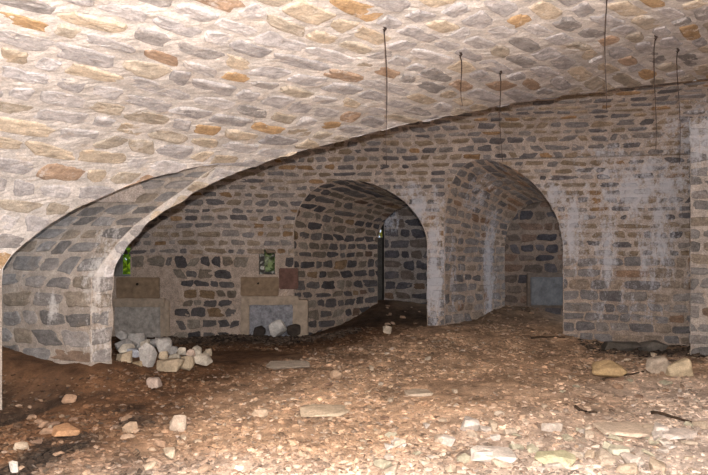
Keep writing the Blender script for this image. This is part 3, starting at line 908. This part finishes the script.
singles = [
 ('boulder', 647, 673, 357, 374, (0.40, 0.33, 0.26), 'grey-tan wedge-shaped boulder, left of the pair below the right wall', False, 11),
 ('boulder', 667, 694, 359, 377, (0.50, 0.40, 0.27), 'tan boulder with slanted top, right of the pair below right wall', False, 12),
 ('boulder', 594, 628, 362, 380, (0.40, 0.28, 0.15), 'low ochre-brown boulder lying left of the pair by right wall', False, 15),
 ('boulder', 268, 287, 321, 337, (0.47, 0.45, 0.43), 'white rounded rock in front of the stone panel with blue-grey face', False, 19),
 ('flat_slab', 299, 349, 406, 421, (0.54, 0.43, 0.31), 'thin flat tan slab with pale edge in the middle of floor', True, 23),
 ('flat_slab', 265, 310, 361, 373, (0.50, 0.42, 0.34), 'thin flat slab half sunk at the edge of the smooth earth', True, 27),
 ('flat_slab', 404, 432, 389, 399, (0.47, 0.38, 0.29), 'small flat pale slab right of centre on the tan floor', True, 29),
 ('boulder', 144, 160, 379, 389, (0.46, 0.36, 0.30), 'lone pinkish stone on brown earth in front of rubble pile', False, 31),
 ('flat_slab', 48, 80, 423, 444, (0.42, 0.24, 0.13), 'flat reddish-tan stone in the rubbly earth at lower left', True, 37),
 ('boulder', 168, 186, 417, 432, (0.40, 0.32, 0.25), 'rounded pale stone at lower left edge of the pale ground', False, 41),
 ('boulder', 8, 18, 463, 474, (0.62, 0.58, 0.52), 'small bright white stone in the bottom left corner', False, 43),
 ('boulder', 121, 137, 423, 433, (0.33, 0.24, 0.165), 'tan stone on brown earth left of rounded pale stone', False, 45),
 ('boulder', 61, 75, 396, 404, (0.40, 0.26, 0.17), 'small brown stone near the left pier on dark earth', False, 47),
 ('boulder', 251, 268, 410, 421, (0.52, 0.39, 0.28), 'tan lump left of the thin flat slab in the middle', False, 49),
 ('flat_slab', 536, 578, 448, 472, (0.46, 0.43, 0.28), 'broad greenish flat stone in the pale rubble, bottom right', True, 51),
 ('flat_slab', 470, 520, 448, 470, (0.64, 0.57, 0.50), 'whitish flat stone in pale rubble left of broad greenish stone', True, 53),
 ('flat_slab', 610, 634, 442, 462, (0.58, 0.54, 0.42), 'upright cream flake right of broad greenish stone, bottom right', True, 57),
 ('flat_slab', 660, 700, 428, 446, (0.60, 0.52, 0.46), 'pale pinkish slab at the right edge of the pale rubble', True, 59),
 ('flat_slab', 600, 655, 424, 440, (0.55, 0.44, 0.34), 'long tan slab in pale rubble under the dark twig', True, 61),
 ('boulder', 330, 342, 371, 381, (0.40, 0.28, 0.19), 'brown stone on the rubble strip right of half-sunk slab', False, 63),
 ('boulder', 383, 392, 326, 334, (0.50, 0.42, 0.33), 'small pale stone at the mouth of the left archway', False, 67),
 ('boulder', 640, 668, 341, 352, (0.13, 0.115, 0.10), 'grey footing stone bulging under the right wall', False, 69),
 ('boulder', 604, 640, 342, 352, (0.075, 0.065, 0.055), 'dark footing stone left of grey footing stone, right wall', False, 71),
 ('boulder', 253, 266, 327, 338, (0.04, 0.032, 0.028), 'black earth lump standing in for dark cavity left of white rock', False, 73),  # added lump, near-black in place of the dark cavity here
 ('boulder', 286, 301, 325, 337, (0.045, 0.036, 0.03), 'black earth lump standing in for dark cavity right of white rock', False, 75),  # same on the other side: blackness of a cavity put into colour
]
for nm, x0, x1, y0, y1, c, lab, fl_, sd in singles:
    dp = {19: 11.30, 73: 11.42, 75: 11.42}.get(sd)
    place_rock(nm, x0, x1, y0, y1, c, lab, 'stone' if nm == 'boulder' else 'slab', dp, fl_, sd, deep=0.75 if not fl_ else 0.9, rz=(sd % 5) * 0.12 - 0.25)

VAR = [rock_mesh('stone_fragment', 200 + i, (1, rng.uniform(0.55, 0.9), rng.uniform(0.28, 0.6)), c, i % 2 == 0, 15) for i, c in enumerate(
    [(0.44, 0.35, 0.26), (0.38, 0.27, 0.19), (0.52, 0.45, 0.385), (0.32, 0.21, 0.14), (0.47, 0.385, 0.30), (0.40, 0.365, 0.27), (0.54, 0.475, 0.42), (0.26, 0.17, 0.12)])]
zones = [
 ('stones in the pale rubble', 'pale broken stone in the limestone rubble of the right foreground', 75, lambda: (rng.uniform(380, 705), rng.uniform(425, 474)), (0.05, 0.17), (0, 2, 4, 5, 6)),
 ('stones in the left foreground', 'small stone in the brown rubbly earth of the left foreground', 60, lambda: (rng.uniform(8, 300), rng.uniform(395, 472)), (0.035, 0.12), (1, 3, 7, 1, 0)),
 ('stones across the middle', 'small stone on the earth across the middle of the floor', 60, lambda: (rng.uniform(260, 600), rng.uniform(350, 422)), (0.04, 0.12), (0, 1, 3, 4, 7)),
 ('stones below the right wall', 'small stone in the dark debris below the far right wall', 26, lambda: (rng.uniform(560, 705), rng.uniform(352, 402)), (0.05, 0.15), (0, 1, 3, 7, 5)),
 ('stones inside the archways', 'small stone on the earth mound inside an archway', 18, lambda: (rng.choice([rng.uniform(385, 420), rng.uniform(505, 560)]), rng.uniform(306, 326)), (0.05, 0.13), (1, 3, 7)),
]
for grp, lab, n, smp, sz, vr in zones:
    for i in range(n):
        x, y = smp(); g = ground_hit(x, y)
        k = int(rng.choice(vr)); s = rng.uniform(*sz)
        if rng.random() > 0.8: s *= 1.3
        o = bpy.data.objects.new('stone_fragment', VAR[k]); COL.objects.link(o)
        o.location = (g[0], g[1], g[2] - 0.06 * s); o.scale = (s, s, s * rng.uniform(0.7, 1.1))
        o.rotation_euler = (rng.normal() * 0.12, rng.normal() * 0.12, rng.uniform(0, 6.28))
        tag(o, lab, 'stone', grp)

# ------------------------------------------------------------------ twigs
TWIG = solid('dead_wood', (0.055, 0.035, 0.022), 0.85, 0.3, 40)
def tube(name, pts, rad, mat, parent=None, sides=7):
    pts = [Vector(p) for p in pts]
    V, Fc = [], []
    for i, p in enumerate(pts):
        d = (pts[min(i + 1, len(pts) - 1)] - pts[max(i - 1, 0)]).normalized()
        a = d.orthogonal().normalized(); b_ = d.cross(a)
        r = rad[i] if hasattr(rad, '__len__') else rad
        for k in range(sides):
            t = 2 * math.pi * k / sides
            V.append(p + a * (math.cos(t) * r) + b_ * (math.sin(t) * r))
    for i in range(len(pts) - 1):
        for k in range(sides):
            k2 = (k + 1) % sides
            Fc.append((i * sides + k, i * sides + k2, (i + 1) * sides + k2, (i + 1) * sides + k))
    Fc.append(tuple(range(sides))[::-1]); Fc.append(tuple((len(pts) - 1) * sides + k for k in range(sides)))
    return make_mesh(name, V, Fc, None, None, mat, parent, smooth=True)
twigs = [((573, 409), (597, 415), 'short dark twig on the pale ground right of centre'),
         ((604, 381), (642, 373), 'long dark stick lying in front of the low ochre-brown boulder'),
         ((652, 414), (692, 425), 'dark twig across the rubble near the right edge'),
         ((532, 339), (566, 339), 'dark stick lying at the mouth of the right archway'),
         ((478, 459), (512, 465), 'thin reddish-brown twig in the pale rubble at the bottom')]
for (x0, y0), (x1, y1), lab in twigs:
    A_, B_ = ground_hit(x0, y0), ground_hit(x1, y1)
    pts = []
    for f in np.linspace(0, 1, 8):
        p = A_ + (B_ - A_) * f; p = p + np.r_[rng.normal(0, 0.012, 2), 0]
        pts.append((p[0], p[1], float(ground(p[0], p[1])) + 0.018))
    tag(tube('twig', pts, np.linspace(0.018, 0.008, 8), TWIG), lab, 'twig')

# ------------------------------------------------------------------ wires hanging from the vault
RUST = solid('rusty_iron', (0.035, 0.024, 0.02), 0.7, 0.4, 60)
wires = [((384, 27), (388, 168), 'longest thin wire on a thick hook, leftmost of those hanging from vault'),
         ((460, 53), (463, 108), 'short bent wire hanging second from the left'),
         ((500, 71), (502, 164), 'third wire from the left, ending at the top of the right archway'),
         ((607, -6), (605, 112), 'wire running down from the upper picture edge'),
         ((655, 36), (655, 152), 'wire second from the right, hook near the bright vault'),
         ((677, 49), (680, 166), 'rightmost hanging wire, next to the pier at the right edge')]
for i, ((x0, y0), (x1, y1), lab) in enumerate(wires):
    P = ray_near(x0, y0)
    e = bpy.data.objects.new('hanging_wire', None); COL.objects.link(e); e.location = P + np.array([0, 0, 0.02])
    tag(e, lab, 'wire', 'wires hanging from the vault')
    L = (y1 - y0) / F_PX * P[1]; dx = (x1 - x0) / F_PX * P[1]
    hk = [(0, 0, 0.03), (0.004, 0, -0.015), (0.012, -0.004, -0.035), (0.002, -0.006, -0.055), (-0.006, -0.002, -0.04)]
    tube('hook', hk, [0.010, 0.011, 0.012, 0.010, 0.006], RUST, e)
    n = 12
    pts = [(dx * f + 0.012 * math.sin(f * 5 + i) * (1 if f > 0.02 else 0), 0.006 * math.sin(f * 7 + i), -0.045 - (L - 0.045) * f) for f in np.linspace(0, 1, n)]
    tube('wire', pts, np.linspace(0.005, 0.003, n), RUST, e)

# ------------------------------------------------------------------ built-in stone panels
ST_BROWN = solid('brown_dressed_stone', (0.21, 0.15, 0.10), 0.9, 0.35, 12)
ST_GREY = solid('grey_dressed_stone', (0.31, 0.285, 0.26), 0.9, 0.45, 14)
ST_BLUE = solid('blue_grey_slate', (0.215, 0.215, 0.235), 0.85, 0.6, 16)
ST_TAN = solid('tan_dressed_stone', (0.33, 0.265, 0.205), 0.9, 0.3, 12)
ST_RED = solid('red_sandstone', (0.135, 0.075, 0.06), 0.9, 0.35, 14)
SOCKET_DARK = solid('socket_shade', (0.02, 0.017, 0.015), 1.0)  # near-black disc colour paints the shade inside the sockets
def block(name, x0, x1, y0, y1, Y, out, thick, mat, parent, sockets=(), seed=0):
    """a dressed block set into the wall plane at distance Y, standing out towards the viewer by out"""
    r = np.random.default_rng(seed + 5)
    a, b_ = at(x0, y1, Y), at(x1, y0, Y)
    bm = bmesh.new()
    nx_, nz_ = max(3, int((b_[0] - a[0]) / 0.05)), max(3, int((b_[2] - a[2]) / 0.05))
    bmesh.ops.create_cube(bm, size=1)
    for v in bm.verts:
        v.co.x = (a[0] + b_[0]) / 2 + v.co.x * (b_[0] - a[0]); v.co.z = (a[2] + b_[2]) / 2 + v.co.z * (b_[2] - a[2])
        v.co.y = Y - out + thick / 2 + v.co.y * thick
    bmesh.ops.bevel(bm, geom=bm.edges[:], offset=0.014, segments=2, affect='EDGES')
    bmesh.ops.triangulate(bm, faces=bm.faces[:])
    for _ in range(3):
        bmesh.ops.subdivide_edges(bm, edges=[e for e in bm.edges if e.calc_length() > 0.07], cuts=1)
        bmesh.ops.triangulate(bm, faces=bm.faces[:])
    base = parent.location if parent else Vector((0, 0, 0))
    for v in bm.verts:
        c = v.co
        k = float(fbm(c.x * 8, c.z * 8, c.y * 8 + seed, 3))
        for sx, sy, sr in sockets:
            q = at(sx, sy, Y); d = math.hypot(c.x - q[0], c.z - q[2])
            if d < sr * 1.4 and c.y < Y - out + 0.03: c.y += 0.07 * max(0, 1 - (d / (sr * 1.4)) ** 2)
        c.y += 0.010 * k; c.x += 0.006 * float(vnoise(c.z * 9, seed, 1.0)); c.z += 0.006 * float(vnoise(c.x * 9, seed, 4.0))
    for v in bm.verts: v.co = v.co - base
    me = bpy.data.meshes.new(name); bm.to_mesh(me); bm.free(); me.materials.append(mat)
    o = bpy.data.objects.new(name, me); COL.objects.link(o)
    if parent: o.parent = parent
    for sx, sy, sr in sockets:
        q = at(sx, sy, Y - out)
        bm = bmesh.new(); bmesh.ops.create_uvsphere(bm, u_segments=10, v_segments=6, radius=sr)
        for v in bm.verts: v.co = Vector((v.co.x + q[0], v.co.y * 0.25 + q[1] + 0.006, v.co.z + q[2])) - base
        m2 = bpy.data.meshes.new('socket_shade_disc'); bm.to_mesh(m2); bm.free(); m2.materials.append(SOCKET_DARK)
        s_ = bpy.data.objects.new('socket_shade_disc', m2); COL.objects.link(s_); s_.parent = o
    return o
def panel_root(px, py, Y, label, cat='recess'):
    e = bpy.data.objects.new('walled_recess', None); COL.objects.link(e); e.location = at(px, py, Y)
    return tag(e, label, cat)
YP = YWALL
r1 = panel_root(140, 338, YP, 'stone panel with brown block and ledge behind the rubble pile')
block('lintel_block', 117, 160, 277, 298, YP, 0.05, 0.2, ST_BROWN, r1, sockets=[(137, 284, 0.026), (146, 281, 0.014)], seed=1)
block('ledge', 115, 166, 298, 306.5, YP, 0.10, 0.25, ST_TAN, r1, seed=2)
block('panel', 115, 161, 306.5, 342, YP, 0.03, 0.2, ST_GREY, r1, seed=3)
block('jamb', 161, 170, 300, 342, YP, 0.06, 0.2, ST_TAN, r1, seed=4)
r2 = panel_root(274, 338, YP, 'stone panel with blue-grey face under the small middle window')
block('lintel_block', 241, 279, 277, 296, YP, 0.04, 0.2, ST_BROWN, r2, sockets=[(258, 283, 0.028)], seed=5)
tag(block('lintel_block', 279, 298, 268, 289, YP, 0.035, 0.2, ST_RED, r2, seed=6), 'reddish sandstone block')
block('ledge', 242, 299, 296, 304.5, YP, 0.07, 0.22, ST_TAN, r2, seed=7)
block('jamb', 241, 249.5, 304.5, 340, YP, 0.05, 0.2, ST_TAN, r2, seed=8)
block('panel', 249.5, 293, 304.5, 340, YP, 0.02, 0.2, ST_BLUE, r2, seed=9)
block('jamb', 293, 308, 300, 340, YP, 0.045, 0.2, ST_TAN, r2, seed=10)
YQ = YD - 0.12
ST_SLAB = solid('dark_blue_grey_slab', (0.15, 0.155, 0.165), 0.85, 0.35, 12)
ST_BRN2 = solid('dull_brown_stone', (0.15, 0.12, 0.10), 0.9, 0.3, 12)
r3 = panel_root(547, 305, YQ, 'blue-grey slab in a stone surround inside the right archway')
block('surround', 527, 568, 273, 308, YQ, 0.03, 0.3, ST_BRN2, r3, seed=11)
block('panel', 530, 566, 277, 305, YQ, 0.08, 0.3, ST_SLAB, r3, seed=12)

# ------------------------------------------------------------------ windows: splayed reveals, bars, greenery outside
REV = solid('window_reveal_stone', (0.30, 0.28, 0.25), 0.9, 0.3, 14)
def window(name, x0, x1, y0, y1, Y, deep, splay):
    a, b_ = at(x0, y1, Y), at(x1, y0, Y)
    V, Fc = [], []
    for k, f in enumerate((0.0, 0.5, 1.0)):
        g = splay * f
        for x, z in ((a[0] + g, a[2] + g), (b_[0] - g, a[2] + g), (b_[0] - g, b_[2] - g), (a[0] + g, b_[2] - g)):
            V.append((x, Y - 0.005 + deep * f, z))
    for k in range(2):
        for i in range(4):
            j = (i + 1) % 4
            Fc.append((k * 4 + i, k * 4 + j, (k + 1) * 4 + j, (k + 1) * 4 + i))
    o = make_mesh(name, V, Fc, None, None, REV); o['kind'] = 'structure'
    return o
w1 = window('window_1', 113, 130.5, 247, 277, YP, 0.45, 0.02)
w2 = window('window_2', 259, 275, 250, 275, YP, 0.5, 0.03)
w3 = window('window_3', (381.0 - 2.4), (381.0 + 2.4), 229.6, 237.4, YS, 0.3, 0.0)
# rough broken jamb stones in the middle window
for i, (x, y, s) in enumerate([(261.5, 254, 0.07), (261, 261, 0.06), (262.5, 267, 0.075), (261, 272, 0.06), (273, 254, 0.05), (272.5, 271, 0.06)]):
    me = rock_mesh('jamb_stone', 700 + i, (s * 1.2, 0.12, s), (0.40, 0.40, 0.36), False, 12)
    o = bpy.data.objects.new('jamb_stone', me); COL.objects.link(o); o.parent = w2
    o.location = at(x, y + 3, YP + 0.14)

LEAF = bpy.data.materials.new('leaf'); LEAF.use_nodes = True
_nt = LEAF.node_tree; _b = _nt.nodes['Principled BSDF']
_at = _nt.nodes.new('ShaderNodeAttribute'); _at.attribute_name = 'albedo'
_nt.links.new(_at.outputs['Color'], _b.inputs['Base Color']); _b.inputs['Roughness'].default_value = 0.55
def bush(name, c, rad, n, size, cols, label):
    r = np.random.default_rng(int(abs(c[0]) * 1000) + n)
    d = r.normal(size=(n, 3)); d /= np.linalg.norm(d, axis=1)[:, None]
    P = np.array(c)[None] + d * np.array(rad)[None] * (0.55 + 0.45 * r.random((n, 1)))
    a = r.normal(size=(n, 3)); a /= np.linalg.norm(a, axis=1)[:, None]
    b_ = np.cross(a, r.normal(size=(n, 3))); b_ /= np.linalg.norm(b_, axis=1)[:, None]
    nn = np.cross(a, b_)
    s = size * r.uniform(0.6, 1.3, (n, 1))
    quad = np.stack([P - a * s, P + b_ * s * 0.45 + nn * s * 0.12, P + a * s, P - b_ * s * 0.45 + nn * s * 0.12], 1)
    V = quad.reshape(-1, 3)
    Fc = np.arange(n * 4).reshape(n, 4)
    cc = np.array(cols)[r.integers(0, len(cols), n)] * r.uniform(0.7, 1.3, (n, 1))
    o = make_mesh(name, V, Fc.tolist(), np.repeat(cc, 4, 0), None, LEAF)
    return tag(o, label, 'bush')
G1 = [(0.30, 0.52, 0.02), (0.42, 0.62, 0.03), (0.18, 0.36, 0.02)]
G2 = [(0.20, 0.26, 0.09), (0.30, 0.36, 0.16), (0.10, 0.15, 0.05), (0.44, 0.46, 0.30)]
bush('leafy_bush', (-4.75, 13.6, 1.25), (0.75, 0.6, 0.8), 2600, 0.09, G1, 'bright green bush outside the window beside the left pier')
bush('leafy_bush', (-1.95, 13.25, 1.25), (0.5, 0.4, 0.6), 2600, 0.09, G2, 'dull green bush outside the middle window')
for k, (xa, xb, ya, yb, zo) in enumerate(((-6, -1.2, 12.75, 15, 0.66), (-0.5, 2.2, 16.3, 19, 1.12))):
    V = [(xa, ya, zo), (xb, ya, zo), (xb, yb, zo), (xa, yb, zo), (xa, ya, zo - 0.2), (xb, ya, zo - 0.2), (xb, yb, zo - 0.2), (xa, yb, zo - 0.2)]
    make_mesh('ground_outside', V, [(0, 1, 2, 3), (4, 7, 6, 5), (0, 4, 5, 1), (1, 5, 6, 2), (2, 6, 7, 3), (3, 7, 4, 0)], None, None, REV)['kind'] = 'structure'
bush('leafy_bush', (0.75, 17.6, 1.7), (0.6, 0.5, 0.6), 900, 0.09, [(0.40, 0.36, 0.03), (0.5, 0.45, 0.06)], 'yellow-green bush seen through the slit in left archway')
